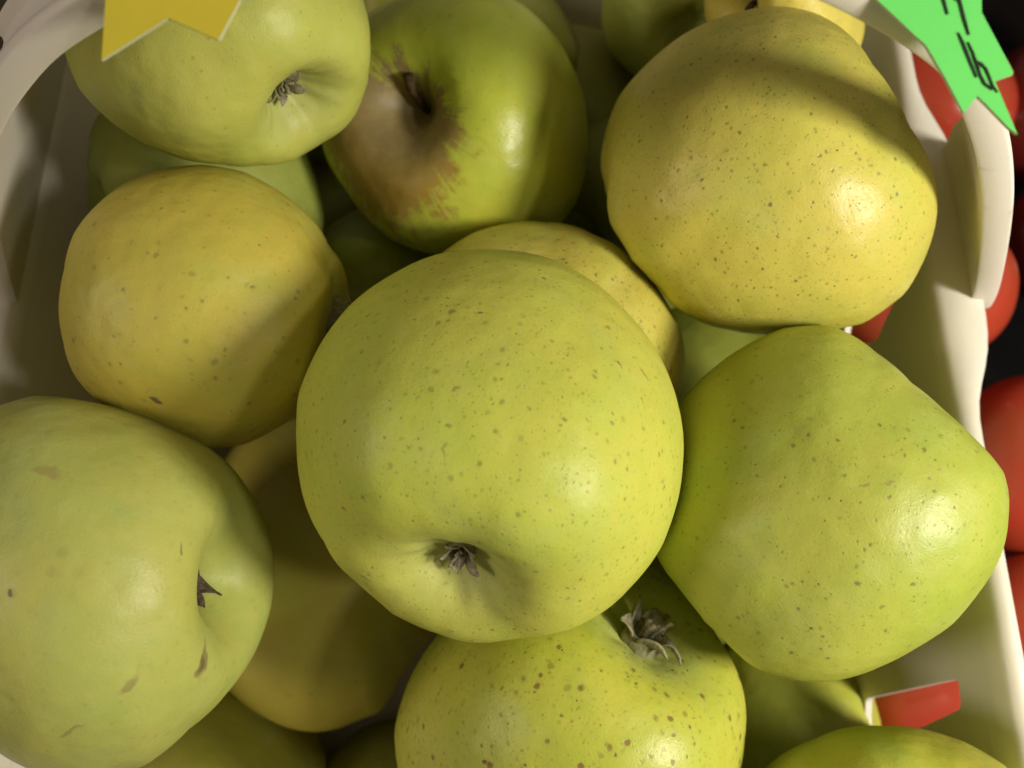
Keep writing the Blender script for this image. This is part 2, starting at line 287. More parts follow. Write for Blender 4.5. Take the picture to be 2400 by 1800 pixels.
APPLES = {"center": {"R": 0.03642, "c": [-0.00432, 0.04182, 0.13535], "M": [[-0.98234, 0.09937, 0.15851], [0.18708, 0.52177, 0.83232], [0.0, 0.84728, -0.53115]], "v": [-0.074, 0.6876, -0.7224], "u": [0.1827, 0.7214, 0.668], "prof": [0.9793, 0.9804, 0.9762, 0.9678, 0.9793, 1.0008, 1.0004, 1.0051, 0.9977, 1.0079, 0.9969, 0.983, 0.9304, 0.889, 0.8407, 0.8466, 0.9022, 0.8836, 0.9112, 0.9155, 0.9034, 0.9203, 0.9609, 0.9739], "dents": [], "seed": 3, "squash": 1.0, "lobe": 0.035, "basin": 0.78, "marks": [[[-0.02482, 0.02554, -0.00298], [-0.607, -0.644, -0.467], [-0.387, -0.273, 0.881], 0.00133, 0.00031, [0.28, 0.14, 0.05], 0.9], [[-0.01998, 0.02922, -0.00638], [-0.723, -0.577, -0.38], [-0.411, -0.083, 0.908], 0.00091, 0.00023, [0.25, 0.16, 0.05], 0.7], [[0.00357, 0.03112, -0.02228], [-0.879, 0.34, 0.335], [0.468, 0.478, 0.743], 0.00075, 0.00027, [0.25, 0.17, 0.05], 0.6], [[0.00325, 0.02829, -0.02707], [-0.702, 0.533, 0.472], [0.707, 0.445, 0.55], 0.00068, 0.00027, [0.25, 0.17, 0.05], 0.6], [[0.00295, 0.02571, -0.03004], [-0.17, 0.757, 0.631], [0.983, 0.082, 0.166], 0.00074, 0.00024, [0.25, 0.18, 0.05], 0.55], [[-0.01731, 0.03065, 0.00156], [-0.747, -0.447, 0.492], [0.448, 0.209, 0.869], 0.00094, 0.00039, [0.28, 0.15, 0.07], 0.6], [[0.01505, -0.00537, -0.03146], [-0.758, -0.598, -0.261], [-0.493, 0.787, -0.37], 0.00072, 0.00028, [0.15, 0.12, 0.04], 0.6], [[0.00304, 0.03536, -0.0077], [-0.948, 0.143, 0.283], [0.306, 0.177, 0.935], 0.00073, 0.00033, [0.24, 0.13, 0.05], 0.7]]},
 "right": {"R": 0.03313, "c": [0.0646, 0.03249, 0.12273], "M": [[-0.59617, -0.23574, 0.76747], [0.80286, -0.17505, 0.56989], [0.0, 0.95592, 0.29363]], "v": [0.0672, 0.9929, -0.0978], "u": [0.7569, 0.0132, 0.6534], "prof": [0.8792, 0.897, 0.8537, 0.8271, 0.8265, 0.8979, 1.0319, 1.0949, 1.1028, 1.1059, 1.088, 1.0537, 1.022, 1.0727, 1.0457, 1.0762, 0.9958, 0.9435, 0.9348, 0.9087, 0.893, 0.898, 0.8855, 0.8869], "dents": [], "seed": 4, "squash": 1.0, "lobe": 0.035, "basin": 1.0, "marks": [[[0.00189, 0.033, 0.00276], [-0.452, -0.049, 0.891], [0.89, -0.088, 0.447], 0.00099, 0.0005, [0.3, 0.17, 0.08], 0.6], [[0.0, 0.03237, 0.00633], [-0.529, -0.163, 0.833], [0.849, -0.101, 0.519], 0.00142, 0.00033, [0.3, 0.17, 0.08], 0.5]]},
 "topright": {"R": 0.0345, "c": [0.05649, 0.10454, 0.132], "M": [[-0.40452, -0.3435, 0.84757], [0.91453, -0.15194, 0.3749], [0.0, 0.92678, 0.3756]], "v": [-0.3636, 0.922, -0.1329], "u": [0.8022, 0.3825, 0.4584], "prof": [0.8458, 0.7638, 0.7608, 0.7595, 0.8168, 0.8816, 0.941, 0.9772, 1.0155, 1.0227, 1.0242, 0.9873, 0.9833, 1.0705, 1.0936, 0.9647, 0.9327, 0.9434, 0.9787, 1.0372, 1.1108, 1.1044, 1.0189, 0.9366], "dents": [[-0.3893, 0.7301, 0.464, -0.035, 0.13]], "seed": 5, "squash": 1.0, "lobe": 0.035, "basin": 1.0},
 "yellowleft": {"R": 0.02846, "c": [-0.06312, 0.07171, 0.13152], "M": [[-0.11737, 0.0401, -0.99228], [-0.99309, -0.00474, 0.11728], [0.0, 0.99918, 0.04038]], "v": [0.3401, 0.8753, -0.3439], "u": [-0.9144, 0.3932, 0.0964], "prof": [0.9984, 0.9664, 0.8765, 0.9163, 0.9583, 1.0081, 1.0113, 0.9922, 0.9649, 0.9323, 0.9144, 0.8814, 0.8818, 0.8731, 0.8976, 0.9078, 0.9259, 0.9556, 1.0021, 0.9872, 0.9227, 0.8875, 0.9655, 1.0069], "dents": [], "seed": 6, "squash": 1.0, "lobe": 0.035, "basin": 0.1, "marks": [[[0.02411, 0.01454, -0.00081], [0.101, -0.221, -0.97], [-0.507, 0.827, -0.241], 0.00118, 0.00064, [0.1, 0.06, 0.05], 0.8]]},
 "topleft": {"R": 0.02778, "c": [-0.05641, 0.12049, 0.15882], "M": [[-0.74501, 0.0106, -0.66697], [-0.66705, -0.01183, 0.74492], [0.0, 0.99987, 0.01588]], "v": [0.2029, 0.7207, -0.6628], "u": [-0.5981, 0.6272, 0.4989], "prof": [0.9343, 0.9343, 0.9903, 1.0025, 0.973, 0.9155, 0.8652, 0.8142, 0.8015, 0.812, 0.8402, 0.891, 0.9349, 1.0279, 1.0748, 1.052, 1.0122, 0.961, 0.8941, 0.8863, 0.954, 0.9342, 0.9583, 0.9743], "dents": [], "seed": 7, "squash": 1.0, "lobe": 0.035, "basin": 1.0},
 "stem": {"R": 0.03311, "c": [-0.01399, 0.13112, 0.11271], "M": [[0.75232, 0.54846, -0.36497], [-0.6588, 0.62632, -0.41678], [0.0, 0.554, 0.83252]], "v": [0.4338, 0.1139, 0.8938], "u": [-0.5188, 0.8426, 0.1445], "prof": [0.9492, 0.9511, 0.9461, 0.9544, 0.9678, 0.9614, 0.9551, 0.9522, 0.9427, 0.9355, 0.9348, 0.9418, 0.9488, 0.9647, 0.961, 0.9967, 1.0315, 1.0228, 1.0155, 1.0292, 1.0428, 1.064, 1.0431, 0.9736], "dents": [], "seed": 8, "squash": 0.93, "lobe": 0.035, "basin": 1.0, "russet": [-0.0, -0.0126]},
 "small": {"R": 0.03123, "c": [0.00779, 0.06864, 0.11128], "M": [[0.79713, 0.09031, -0.59702], [-0.60381, 0.11922, -0.78816], [0.0, 0.98875, 0.14956]], "v": [0.1812, 0.8785, 0.442], "u": [-0.5658, 0.4608, -0.6838], "prof": [0.922, 0.8884, 0.8654, 0.8162, 0.8733, 0.9073, 0.9086, 0.967, 1.0372, 1.0767, 1.0277, 0.9825, 0.9436, 0.9553, 1.003, 1.0339, 1.0192, 0.9737, 0.9415, 0.9537, 0.9819, 1.0051, 1.0055, 0.9733], "dents": [], "seed": 9, "squash": 1.0, "lobe": 0.035, "basin": 1.0},
 "bottomleft": {"R": 0.03317, "c": [-0.07932, 0.01722, 0.1292], "M": [[0.01486, -0.16866, 0.98556], [0.99989, 0.00251, -0.01465], [-0.0, 0.98567, 0.16868]], "v": [-0.0877, 0.8098, 0.5801], "u": [0.9836, 0.1625, -0.0781], "prof": [0.9556, 0.9342, 0.9081, 0.9137, 0.9292, 0.9704, 1.0207, 1.0893, 1.0764, 0.9118, 0.8172, 0.7834, 0.7806, 0.761, 0.7824, 0.8315, 0.8995, 0.9799, 1.0306, 1.0246, 0.9521, 0.9465, 0.9664, 0.9663], "dents": [], "seed": 10, "squash": 1.0, "lobe": 0.035, "basin": 1.0, "marks": [[[-0.01403, 0.00593, 0.02838], [0.896, 0.187, 0.404], [-0.09, 0.965, -0.246], 0.00308, 0.00105, [0.13, 0.08, 0.045], 0.6], [[-0.01531, 0.00647, 0.02816], [0.88, 0.192, 0.435], [-0.079, 0.961, -0.264], 0.00202, 0.00088, [0.12, 0.065, 0.045], 0.6], [[0.01378, 0.03017, 0.01085], [-0.123, -0.286, 0.95], [0.911, -0.413, -0.007], 0.00251, 0.00109, [0.28, 0.18, 0.08], 0.45], [[-0.01796, 0.01848, 0.02323], [0.74, -0.115, 0.663], [0.43, 0.839, -0.335], 0.00209, 0.00108, [0.24, 0.15, 0.07], 0.55], [[0.00314, 0.01812, 0.02854], [0.985, 0.072, -0.154], [-0.143, 0.843, -0.519], 0.00108, 0.00033, [0.14, 0.09, 0.05], 0.6], [[-0.00531, 0.03067, 0.00913], [0.034, -0.28, 0.959], [0.986, 0.167, 0.014], 0.00058, 0.00058, [0.09, 0.07, 0.03], 0.8], [[-0.0249, 0.01809, 0.01411], [0.484, -0.017, 0.875], [0.474, 0.845, -0.246], 0.00259, 0.00039, [0.22, 0.16, 0.05], 0.5]]},
 "leftbehind": {"R": 0.04241, "c": [-0.04918, 0.02747, 0.04404], "M": [[-0.97912, 0.02465, -0.20177], [-0.20327, -0.11872, 0.9719], [0.0, 0.99262, 0.12125]], "v": [-0.1668, 0.9857, -0.0252], "u": [-0.16, -0.0018, 0.9871], "prof": [1.004, 1.0534, 1.0358, 1.0121, 0.9911, 1.06, 1.1571, 1.1892, 1.141, 1.0332, 1.0113, 1.0032, 0.9859, 0.9916, 0.9632, 0.9124, 0.8989, 0.8937, 0.9083, 0.8755, 0.6511, 0.5929, 0.676, 0.8379], "dents": [], "seed": 11, "squash": 1.0, "lobe": 0.035, "basin": 1.0},
 "bottom": {"R": 0.0365, "c": [0.01288, -0.01187, 0.09431], "M": [[0.83498, -0.38048, -0.39754], [-0.55027, -0.57734, -0.60323], [0.0, 0.72244, -0.69143]], "v": [-0.0867, 0.7098, -0.699], "u": [-0.527, -0.6281, -0.5725], "prof": [0.8926, 0.9265, 0.9591, 0.993, 1.0182, 0.9806, 0.9146, 0.8715, 0.9029, 0.9401, 0.9768, 1.0024, 1.0208, 0.9918, 0.9333, 0.8874, 0.8475, 0.8381, 0.8123, 0.831, 0.8535, 0.8721, 0.8873, 0.8895], "dents": [], "seed": 12, "squash": 1.0, "lobe": 0.018, "basin": 0.4, "marks": [[[-0.0134, 0.03171, -0.01389], [0.754, 0.031, -0.656], [-0.549, -0.519, -0.656], 0.00063, 0.00063, [0.12, 0.06, 0.03], 0.9]]},
 "bottomright": {"R": 0.02741, "c": [0.07147, -0.03601, 0.10622], "M": [[0.0, 0.99443, 0.10541], [0.97435, 0.02372, -0.22379], [-0.22504, 0.10271, -0.96892]], "v": [-0.0342, -0.2511, -0.9673], "u": [0.9769, 0.1957, -0.0853], "prof": [0.861, 0.9243, 1.0411, 1.1372, 1.0994, 1.0319, 0.9569, 0.9366, 0.9225, 0.9598, 0.9992, 1.0298, 1.0531, 1.0811, 1.0678, 1.0283, 0.9776, 0.9149, 0.862, 0.8221, 0.7779, 0.7619, 0.7288, 0.7301], "dents": [], "seed": 13, "squash": 1.0, "lobe": 0.035, "basin": 1.0},
 "rightdeep": {"R": 0.02593, "c": [0.07405, -0.01508, 0.04061], "M": [[0.97985, -0.01693, 0.19901], [0.19973, 0.08307, -0.97632], [-0.0, 0.9964, 0.08477]], "v": [-0.264, 0.964, -0.0306], "u": [0.3067, 0.0538, -0.9503], "prof": [0.9186, 0.9735, 1.0031, 0.9896, 0.9461, 0.9166, 0.9863, 1.0403, 1.0249, 0.9149, 0.8922, 0.9368, 0.9881, 1.0184, 1.0167, 0.9976, 0.9361, 0.9149, 0.9417, 0.9619, 0.9262, 0.8523, 0.8335, 0.8705], "dents": [], "seed": 14, "squash": 1.0, "lobe": 0.035, "basin": 1.0},
 "topback": {"R": 0.02442, "c": [0.0486, 0.18112, 0.10205], "M": [[-0.99598, 0.03437, 0.08276], [0.08961, 0.38197, 0.91982], [0.0, 0.92353, -0.38352]], "v": [0.1202, 0.3942, -0.9111], "u": [0.1464, 0.9007, 0.409], "prof": [0.9592, 0.9636, 0.9453, 0.9201, 0.9013, 0.8869, 0.9049, 0.9436, 0.9628, 0.9703, 0.9668, 0.9578, 0.9434, 0.9733, 0.9916, 0.9638, 0.9433, 0.9874, 1.0095, 1.0022, 1.0313, 1.0374, 1.0231, 0.976], "dents": [], "seed": 15, "squash": 1.0, "lobe": 0.035, "basin": 1.0},
 "toppale": {"R": 0.02031, "c": [0.06622, 0.15565, 0.13109], "M": [[0.5481, 0.20115, -0.81187], [-0.83641, 0.13181, -0.53201], [0.0, 0.97065, 0.24049]], "v": [0.401, 0.5267, 0.7495], "u": [-0.6875, 0.7138, -0.1337], "prof": [0.7938, 0.7686, 0.6834, 0.7525, 0.7993, 0.8491, 0.898, 0.9382, 0.9538, 0.9528, 0.9632, 0.94, 0.9238, 0.9462, 0.9697, 0.9822, 1.0207, 1.0597, 1.1171, 1.1675, 1.1516, 1.0651, 0.8976, 0.7434], "dents": [], "seed": 16, "squash": 1.0, "lobe": 0.035, "basin": 1.0},
 "underleft": {"R": 0.02929, "c": [-0.07648, 0.11711, 0.10428], "M": [[-0.56782, 0.29567, 0.76822], [0.82316, 0.20395, 0.52992], [0.0, 0.93326, -0.35919]], "v": [-0.5952, 0.7444, -0.3026], "u": [0.6683, 0.6677, 0.3279], "prof": [0.8816, 0.8514, 0.8214, 0.8744, 0.9474, 0.9375, 0.9514, 0.9665, 0.9579, 0.9296, 0.9154, 0.8683, 0.9094, 0.9177, 0.993, 0.9238, 0.943, 0.9913, 1.0403, 1.0499, 1.0307, 1.0122, 0.9885, 0.9312], "dents": [], "seed": 17, "squash": 1.0, "lobe": 0.035, "basin": 1.0},
 "undermid": {"R": 0.0279, "c": [-0.03422, 0.10166, 0.06737], "M": [[-0.9386, 0.259, 0.22792], [0.345, 0.70462, 0.62007], [0.0, 0.66063, -0.75071]], "v": [-0.269, 0.3454, -0.8991], "u": [0.3031, 0.9164, 0.2614], "prof": [1.0, 1.0, 1.0, 1.0, 1.0, 1.0, 1.0, 1.0, 1.0, 1.0, 1.0, 1.0, 1.0, 1.0, 1.0, 1.0, 1.0, 1.0, 1.0, 1.0, 1.0, 1.0, 1.0, 1.0], "dents": [], "seed": 18, "squash": 1.0, "lobe": 0.035, "basin": 1.0},
 "underright": {"R": 0.02997, "c": [0.04054, 0.13318, 0.06541], "M": [[-0.56782, 0.29567, 0.76822], [0.82316, 0.20395, 0.52992], [0.0, 0.93326, -0.35919]], "v": [-0.3246, 0.6494, -0.6877], "u": [0.7291, 0.6349, 0.2554], "prof": [1.0, 1.0, 1.0, 1.0, 1.0, 1.0, 1.0, 1.0, 1.0, 1.0, 1.0, 1.0, 1.0, 1.0, 1.0, 1.0, 1.0, 1.0, 1.0, 1.0, 1.0, 1.0, 1.0, 1.0], "dents": [], "seed": 19, "squash": 1.0, "lobe": 0.035, "basin": 1.0},
 "underright2": {"R": 0.03331, "c": [0.0604, 0.08335, 0.03727], "M": [[-0.9386, 0.259, 0.22792], [0.345, 0.70462, 0.62007], [0.0, 0.66063, -0.75071]], "v": [0.1013, 0.3431, -0.9338], "u": [0.3246, 0.8759, 0.357], "prof": [1.0, 1.0, 1.0, 1.0, 1.0, 1.0, 1.0, 1.0, 1.0, 1.0, 1.0, 1.0, 1.0, 1.0, 1.0, 1.0, 1.0, 1.0, 1.0, 1.0, 1.0, 1.0, 1.0, 1.0], "dents": [], "seed": 20, "squash": 1.0, "lobe": 0.035, "basin": 1.0},
 "cornerleft": {"R": 0.02864, "c": [-0.0814, -0.03095, 0.03284], "M": [[-0.9386, 0.259, 0.22792], [0.345, 0.70462, 0.62007], [0.0, 0.66063, -0.75071]], "v": [-0.2395, 0.7828, -0.5743], "u": [0.468, 0.6114, 0.6381], "prof": [1.0, 1.0, 1.0, 1.0, 1.0, 1.0, 1.0, 1.0, 1.0, 1.0, 1.0, 1.0, 1.0, 1.0, 1.0, 1.0, 1.0, 1.0, 1.0, 1.0, 1.0, 1.0, 1.0, 1.0], "dents": [], "seed": 21, "squash": 1.0, "lobe": 0.035, "basin": 1.0},
 "cornermid": {"R": 0.02667, "c": [-0.03429, -0.04, 0.01807], "M": [[-0.9386, 0.259, 0.22792], [0.345, 0.70462, 0.62007], [0.0, 0.66063, -0.75071]], "v": [-0.0657, 0.7812, -0.6208], "u": [0.3998, 0.5906, 0.7009], "prof": [1.0, 1.0, 1.0, 1.0, 1.0, 1.0, 1.0, 1.0, 1.0, 1.0, 1.0, 1.0, 1.0, 1.0, 1.0, 1.0, 1.0, 1.0, 1.0, 1.0, 1.0, 1.0, 1.0, 1.0], "dents": [], "seed": 22, "squash": 1.0, "lobe": 0.035, "basin": 1.0},
 "underback": {"R": 0.02667, "c": [-0.04314, 0.19384, 0.08491], "M": [[-0.9386, 0.259, 0.22792], [0.345, 0.70462, 0.62007], [0.0, 0.66063, -0.75071]], "v": [-0.3733, 0.0419, -0.9268], "u": [0.1925, 0.9807, -0.0331], "prof": [1.0, 1.0, 1.0, 1.0, 1.0, 1.0, 1.0, 1.0, 1.0, 1.0, 1.0, 1.0, 1.0, 1.0, 1.0, 1.0, 1.0, 1.0, 1.0, 1.0, 1.0, 1.0, 1.0, 1.0], "dents": [], "seed": 23, "squash": 1.0, "lobe": 0.035, "basin": 1.0},
 "underback2": {"R": 0.02667, "c": [0.01498, 0.23672, 0.02691], "M": [[-0.9386, 0.259, 0.22792], [0.345, 0.70462, 0.62007], [0.0, 0.66063, -0.75071]], "v": [-0.1897, 0.0143, -0.9817], "u": [0.2743, 0.9608, -0.039], "prof": [1.0, 1.0, 1.0, 1.0, 1.0, 1.0, 1.0, 1.0, 1.0, 1.0, 1.0, 1.0, 1.0, 1.0, 1.0, 1.0, 1.0, 1.0, 1.0, 1.0, 1.0, 1.0, 1.0, 1.0], "dents": [], "seed": 24, "squash": 1.0, "lobe": 0.035, "basin": 1.0},
 "deepmid": {"R": 0.02805, "c": [-0.00407, 0.12791, 0.03186], "M": [[-0.9386, 0.259, 0.22792], [0.345, 0.70462, 0.62007], [0.0, 0.66063, -0.75071]], "v": [-0.1649, 0.2869, -0.9437], "u": [0.3082, 0.9238, 0.227], "prof": [1.0, 1.0, 1.0, 1.0, 1.0, 1.0, 1.0, 1.0, 1.0, 1.0, 1.0, 1.0, 1.0, 1.0, 1.0, 1.0, 1.0, 1.0, 1.0, 1.0, 1.0, 1.0, 1.0, 1.0], "dents": [], "seed": 25, "squash": 1.0, "lobe": 0.035, "basin": 1.0},
 "backdeep": {"R": 0.03, "c": [0.01699, 0.17, 0.05889], "M": [[-0.89642, -0.36727, 0.24807], [0.0, 0.55973, 0.82868], [-0.4432, 0.74285, -0.50175]], "v": [0, 0, 1.0], "u": [0, 1.0, 0], "prof": [1.0, 1.0, 1.0, 1.0, 1.0, 1.0, 1.0, 1.0, 1.0, 1.0, 1.0, 1.0, 1.0, 1.0, 1.0, 1.0, 1.0, 1.0, 1.0, 1.0, 1.0, 1.0, 1.0, 1.0], "dents": [], "seed": 73, "squash": 1.0, "lobe": 0.035, "basin": 1.0},
 "backdeep2": {"R": 0.03, "c": [-0.00837, 0.17, 0.07872], "M": [[-0.89642, -0.36727, 0.24807], [0.0, 0.55973, 0.82868], [-0.4432, 0.74285, -0.50175]], "v": [0, 0, 1.0], "u": [0, 1.0, 0], "prof": [1.0, 1.0, 1.0, 1.0, 1.0, 1.0, 1.0, 1.0, 1.0, 1.0, 1.0, 1.0, 1.0, 1.0, 1.0, 1.0, 1.0, 1.0, 1.0, 1.0, 1.0, 1.0, 1.0, 1.0], "dents": [], "seed": 74, "squash": 1.0, "lobe": 0.035, "basin": 1.0},
 "floor0": {"R": 0.034, "c": [-0.068, 0.16393, 0.04074], "M": [[0.93424, 0.17735, 0.30943], [0.0, 0.8676, -0.49726], [-0.35665, 0.46456, 0.81055]], "v": [0, 0, 1.0], "u": [0, 1.0, 0], "prof": [1.0, 1.0, 1.0, 1.0, 1.0, 1.0, 1.0, 1.0, 1.0, 1.0, 1.0, 1.0, 1.0, 1.0, 1.0, 1.0, 1.0, 1.0, 1.0, 1.0, 1.0, 1.0, 1.0, 1.0], "dents": [], "seed": 75, "squash": 1.0, "lobe": 0.035, "basin": 1.0},
 "floor7": {"R": 0.034, "c": [0.02777, 0.02344, 0.0386], "M": [[-0.49344, -0.14569, 0.85749], [0.0, 0.98587, 0.1675], [-0.86978, 0.08265, -0.48647]], "v": [0, 0, 1.0], "u": [0, 1.0, 0], "prof": [1.0, 1.0, 1.0, 1.0, 1.0, 1.0, 1.0, 1.0, 1.0, 1.0, 1.0, 1.0, 1.0, 1.0, 1.0, 1.0, 1.0, 1.0, 1.0, 1.0, 1.0, 1.0, 1.0, 1.0], "dents": [], "seed": 76, "squash": 1.0, "lobe": 0.035, "basin": 1.0},
 "floor8": {"R": 0.034, "c": [-0.00113, 0.07557, 0.0386], "M": [[0.83654, 0.05176, 0.54545], [0.0, 0.99553, -0.09446], [-0.5479, 0.07902, 0.8328]], "v": [0, 0, 1.0], "u": [0, 1.0, 0], "prof": [1.0, 1.0, 1.0, 1.0, 1.0, 1.0, 1.0, 1.0, 1.0, 1.0, 1.0, 1.0, 1.0, 1.0, 1.0, 1.0, 1.0, 1.0, 1.0, 1.0, 1.0, 1.0, 1.0, 1.0], "dents": [], "seed": 77, "squash": 1.0, "lobe": 0.035, "basin": 1.0}}
def sepal_mesh(name, L, W, curl, twist, seed, side):
    rs = random.Random(seed); n, m = 7, 5; P = np.zeros((n, m, 3)); a = .25; x = z = 0.
    for i in range(n):
        s = i/(n-1); wd = W*(1-s)**.75*(1+.25*math.sin(s*3.1)) + W*.06
        for j in range(m):
            y = (j/(m-1)-.5)*2; tw = twist*s
            yy = y*wd*.5*math.cos(tw); zz = y*wd*.5*math.sin(tw) + (abs(y)**2)*wd*.22 + rs.uniform(-.05, .05)*W
            P[i, j] = (x, yy + side*s*s*L*.4, z + zz)
        a += curl/(n-1)*(1+.6*s); x += L/(n-1)*math.sin(a); z += L/(n-1)*math.cos(a)
    return grid_mesh(name, P)
def add_calyx(root, r, tip, seed, mat=SEPAL, size=1., splay=1., n=5, top=False):
    rs = random.Random(seed); tip = Vector(tip)
    rot = Matrix.Rotation(math.pi, 4, 'X')                              # sepals point out of the blossom end
    k = r*size
    prof = [(0, .02), (.03, .022), (.05, .035), (.065, .06), (.075, .065), (.09, .02), (.10, -.05)]
    P = np.array([[[q*k*math.cos(6.28318*j/16)*(1+.12*math.cos(5*6.28318*j/16)), q*k*math.sin(6.28318*j/16)*(1+.12*math.cos(5*6.28318*j/16)), h*k] for j in range(16)] for q, h in prof])
    c = link('calyx', grid_mesh('calyx', P, True), CUP, root)
    c.location = tip
    if not top: c.rotation_euler = rot.to_euler()
    for i in range(n):
        L = k*rs.uniform(.11, .20); me = sepal_mesh('sepal', L, k*rs.uniform(.07, .12), splay*rs.uniform(.2, 2.6), rs.uniform(-1.3, 1.3), seed*7+i, rs.uniform(-1, 1))
        o = link('sepal', me, mat, c)
        a = 6.28318*(i+rs.uniform(-.22, .22))/n
        o.location = (.055*k*math.cos(a), .055*k*math.sin(a), .03*k); o.rotation_euler = (0, 0, a)
        s = o.modifiers.new('thickness', 'SOLIDIFY'); s.thickness = k*.012; s.offset = 0
        b = o.modifiers.new('round', 'SUBSURF'); b.levels = b.render_levels = 1
    # withered stamens in the middle
    for i in range(6):
        a = rs.uniform(0, 6.28); q = k*.03*rs.random(); h = k*rs.uniform(.08, .16); dx, dy = rs.uniform(-.05, .05)*k, rs.uniform(-.05, .05)*k
        tube('stamen', [(q*math.cos(a), q*math.sin(a), .02*k), (q*math.cos(a)+dx*.4, q*math.sin(a)+dy*.4, h*.6), (q*math.cos(a)+dx, q*math.sin(a)+dy, h)], [.009*k, .007*k, .010*k], mat, c, 6)
    return c
def add_stem(root, r, base, pts, radius, mat=STEM, lean=(1, 0, 0)):
    # each point: (along the lean direction, sideways, out of the hollow), in apple radii
    lean = Vector(lean).normalized(); sd = Vector((-lean.y, lean.x, 0)).normalized()
    pts = [Vector(base) + (Vector((lean.x, lean.y, 0)).normalized()*a + sd*b + Vector((0, 0, c)))*r for a, b, c in pts]; n = len(pts)
    return tube('stem', pts, [radius*r*(1.0 if i < n-2 else 1.12 if i == n-2 else 1.35)*(1-.12*math.sin(3.1*i/n)) for i in range(n)], mat, root, 12)
GROUP = 'apples heaped in the basket'
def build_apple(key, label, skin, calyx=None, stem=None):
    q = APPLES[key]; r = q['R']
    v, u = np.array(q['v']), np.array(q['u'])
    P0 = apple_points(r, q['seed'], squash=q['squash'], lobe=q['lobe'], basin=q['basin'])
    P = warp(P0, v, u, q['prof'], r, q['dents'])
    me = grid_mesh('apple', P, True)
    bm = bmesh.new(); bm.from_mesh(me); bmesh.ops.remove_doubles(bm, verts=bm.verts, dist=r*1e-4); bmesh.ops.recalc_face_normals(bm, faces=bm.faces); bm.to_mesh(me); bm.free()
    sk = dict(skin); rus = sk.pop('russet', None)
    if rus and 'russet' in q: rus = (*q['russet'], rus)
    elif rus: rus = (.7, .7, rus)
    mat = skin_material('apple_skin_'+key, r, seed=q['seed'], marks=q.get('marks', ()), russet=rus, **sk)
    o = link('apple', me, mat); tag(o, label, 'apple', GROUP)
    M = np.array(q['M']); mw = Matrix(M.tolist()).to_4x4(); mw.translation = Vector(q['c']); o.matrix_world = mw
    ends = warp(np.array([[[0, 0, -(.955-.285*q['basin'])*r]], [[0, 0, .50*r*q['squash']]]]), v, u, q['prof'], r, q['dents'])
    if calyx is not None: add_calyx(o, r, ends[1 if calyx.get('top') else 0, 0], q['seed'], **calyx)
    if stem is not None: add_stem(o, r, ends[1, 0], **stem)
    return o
YEL, GRN = (.56,.48,.075), (.47,.52,.075)
PALE = (.52,.53,.11); DEEP = (.33,.41,.045)
stemA = dict(pts=[(0,0,-.06),(.02,.0,.06),(.06,.01,.15),(.12,.02,.23),(.19,.01,.30)], radius=.030, mat=STEM, lean=(-0.519, 0.843, 0))
stemB = dict(pts=[(0,0,-.06),(.02,.0,.1),(.06,.02,.22),(.12,.03,.32)], radius=.04)

stemC = dict(pts=[(0,0,-.06),(.0,.02,.08),(-.02,.05,.2),(-.05,.09,.30),(-.08,.14,.36)], radius=.055, mat=SEPAL_DARK)
build_apple('center', 'large pale green apple on top of the heap, blossom end facing down', dict(yellow=(.55,.525,.085), green=(.46,.53,.07), bias=.0, dots=.85, dot_size=.95, dot_scale=10.5, fine=.8, scuff=.25), calyx=dict(mat=SEPAL, size=.72, splay=.35))
build_apple('right', 'glossy green apple with a bulging shoulder leaning over the right rim', dict(yellow=(.46,.465,.075), green=(.37,.45,.055), bias=.05, dots=.9, dot_size=.85, dot_scale=9, fine=.7, rough=.40, scuff=.2, dot_col=(.20,.13,.05), gloss=.40))
build_apple('topright', 'big yellow apple with many brown specks under the handle on the right', dict(yellow=(.59,.50,.095), green=(.50,.51,.08), bias=-.08, dots=1.1, dot_size=.95, dot_scale=12, fine=1.0, scuff=.35, rough=.36))
build_apple('yellowleft', 'golden yellow apple beside the left wall, half shaded', dict(yellow=(.53,.43,.07), green=(.47,.46,.07), bias=-.08, dots=.8, dot_size=.95, dot_scale=6.5, fine=.35, scuff=.3), calyx=dict(mat=SEPAL_DARK, size=2.3, splay=.35))  # golden base deepened to carry some of the shade on this side
build_apple('topleft', 'green apple behind the mustard tag, blossom end turned to the right', dict(yellow=(.50,.48,.10), green=(.45,.50,.10), bias=.05, dots=.5, dot_size=.7, dot_scale=8, fine=.4, scuff=.2), calyx=dict(mat=SEPAL, size=1.0, splay=.6))
build_apple('stem', 'green apple showing its stem in a brown russet hollow', dict(yellow=(.50,.50,.06), green=(.43,.50,.05), bias=.1, dots=.5, dot_size=.8, dot_scale=7, fine=.3, russet=.84, scuff=.0, rough=.32, gloss=.40), stem=stemA)
build_apple('small', 'yellow apple peeking out behind the large pale green one', dict(yellow=(.58,.49,.085), green=(.50,.50,.075), bias=-.10, dots=1.1, dot_size=1.0, dot_scale=11, fine=1.0, scuff=.2))
build_apple('bottomleft', 'large dull green apple at the left edge with a deep hollow and dark scuffs', dict(yellow=(.47,.45,.10), green=(.40,.46,.11), bias=.02, dots=.25, dot_size=1.1, dot_scale=6, fine=.2, scuff=.6, rough=.42), calyx=dict(mat=SEPAL_DARK, size=1.15, splay=.25, top=True))
build_apple('leftbehind', 'shaded yellow green apple wedged below the large pale one, left of the dark gap', dict(yellow=(.50,.41,.065), green=(.43,.42,.06), bias=-.05, dots=.5, dot_size=.7, fine=.3, scuff=.3))  # base darkened, part of the shade between the apples is in it
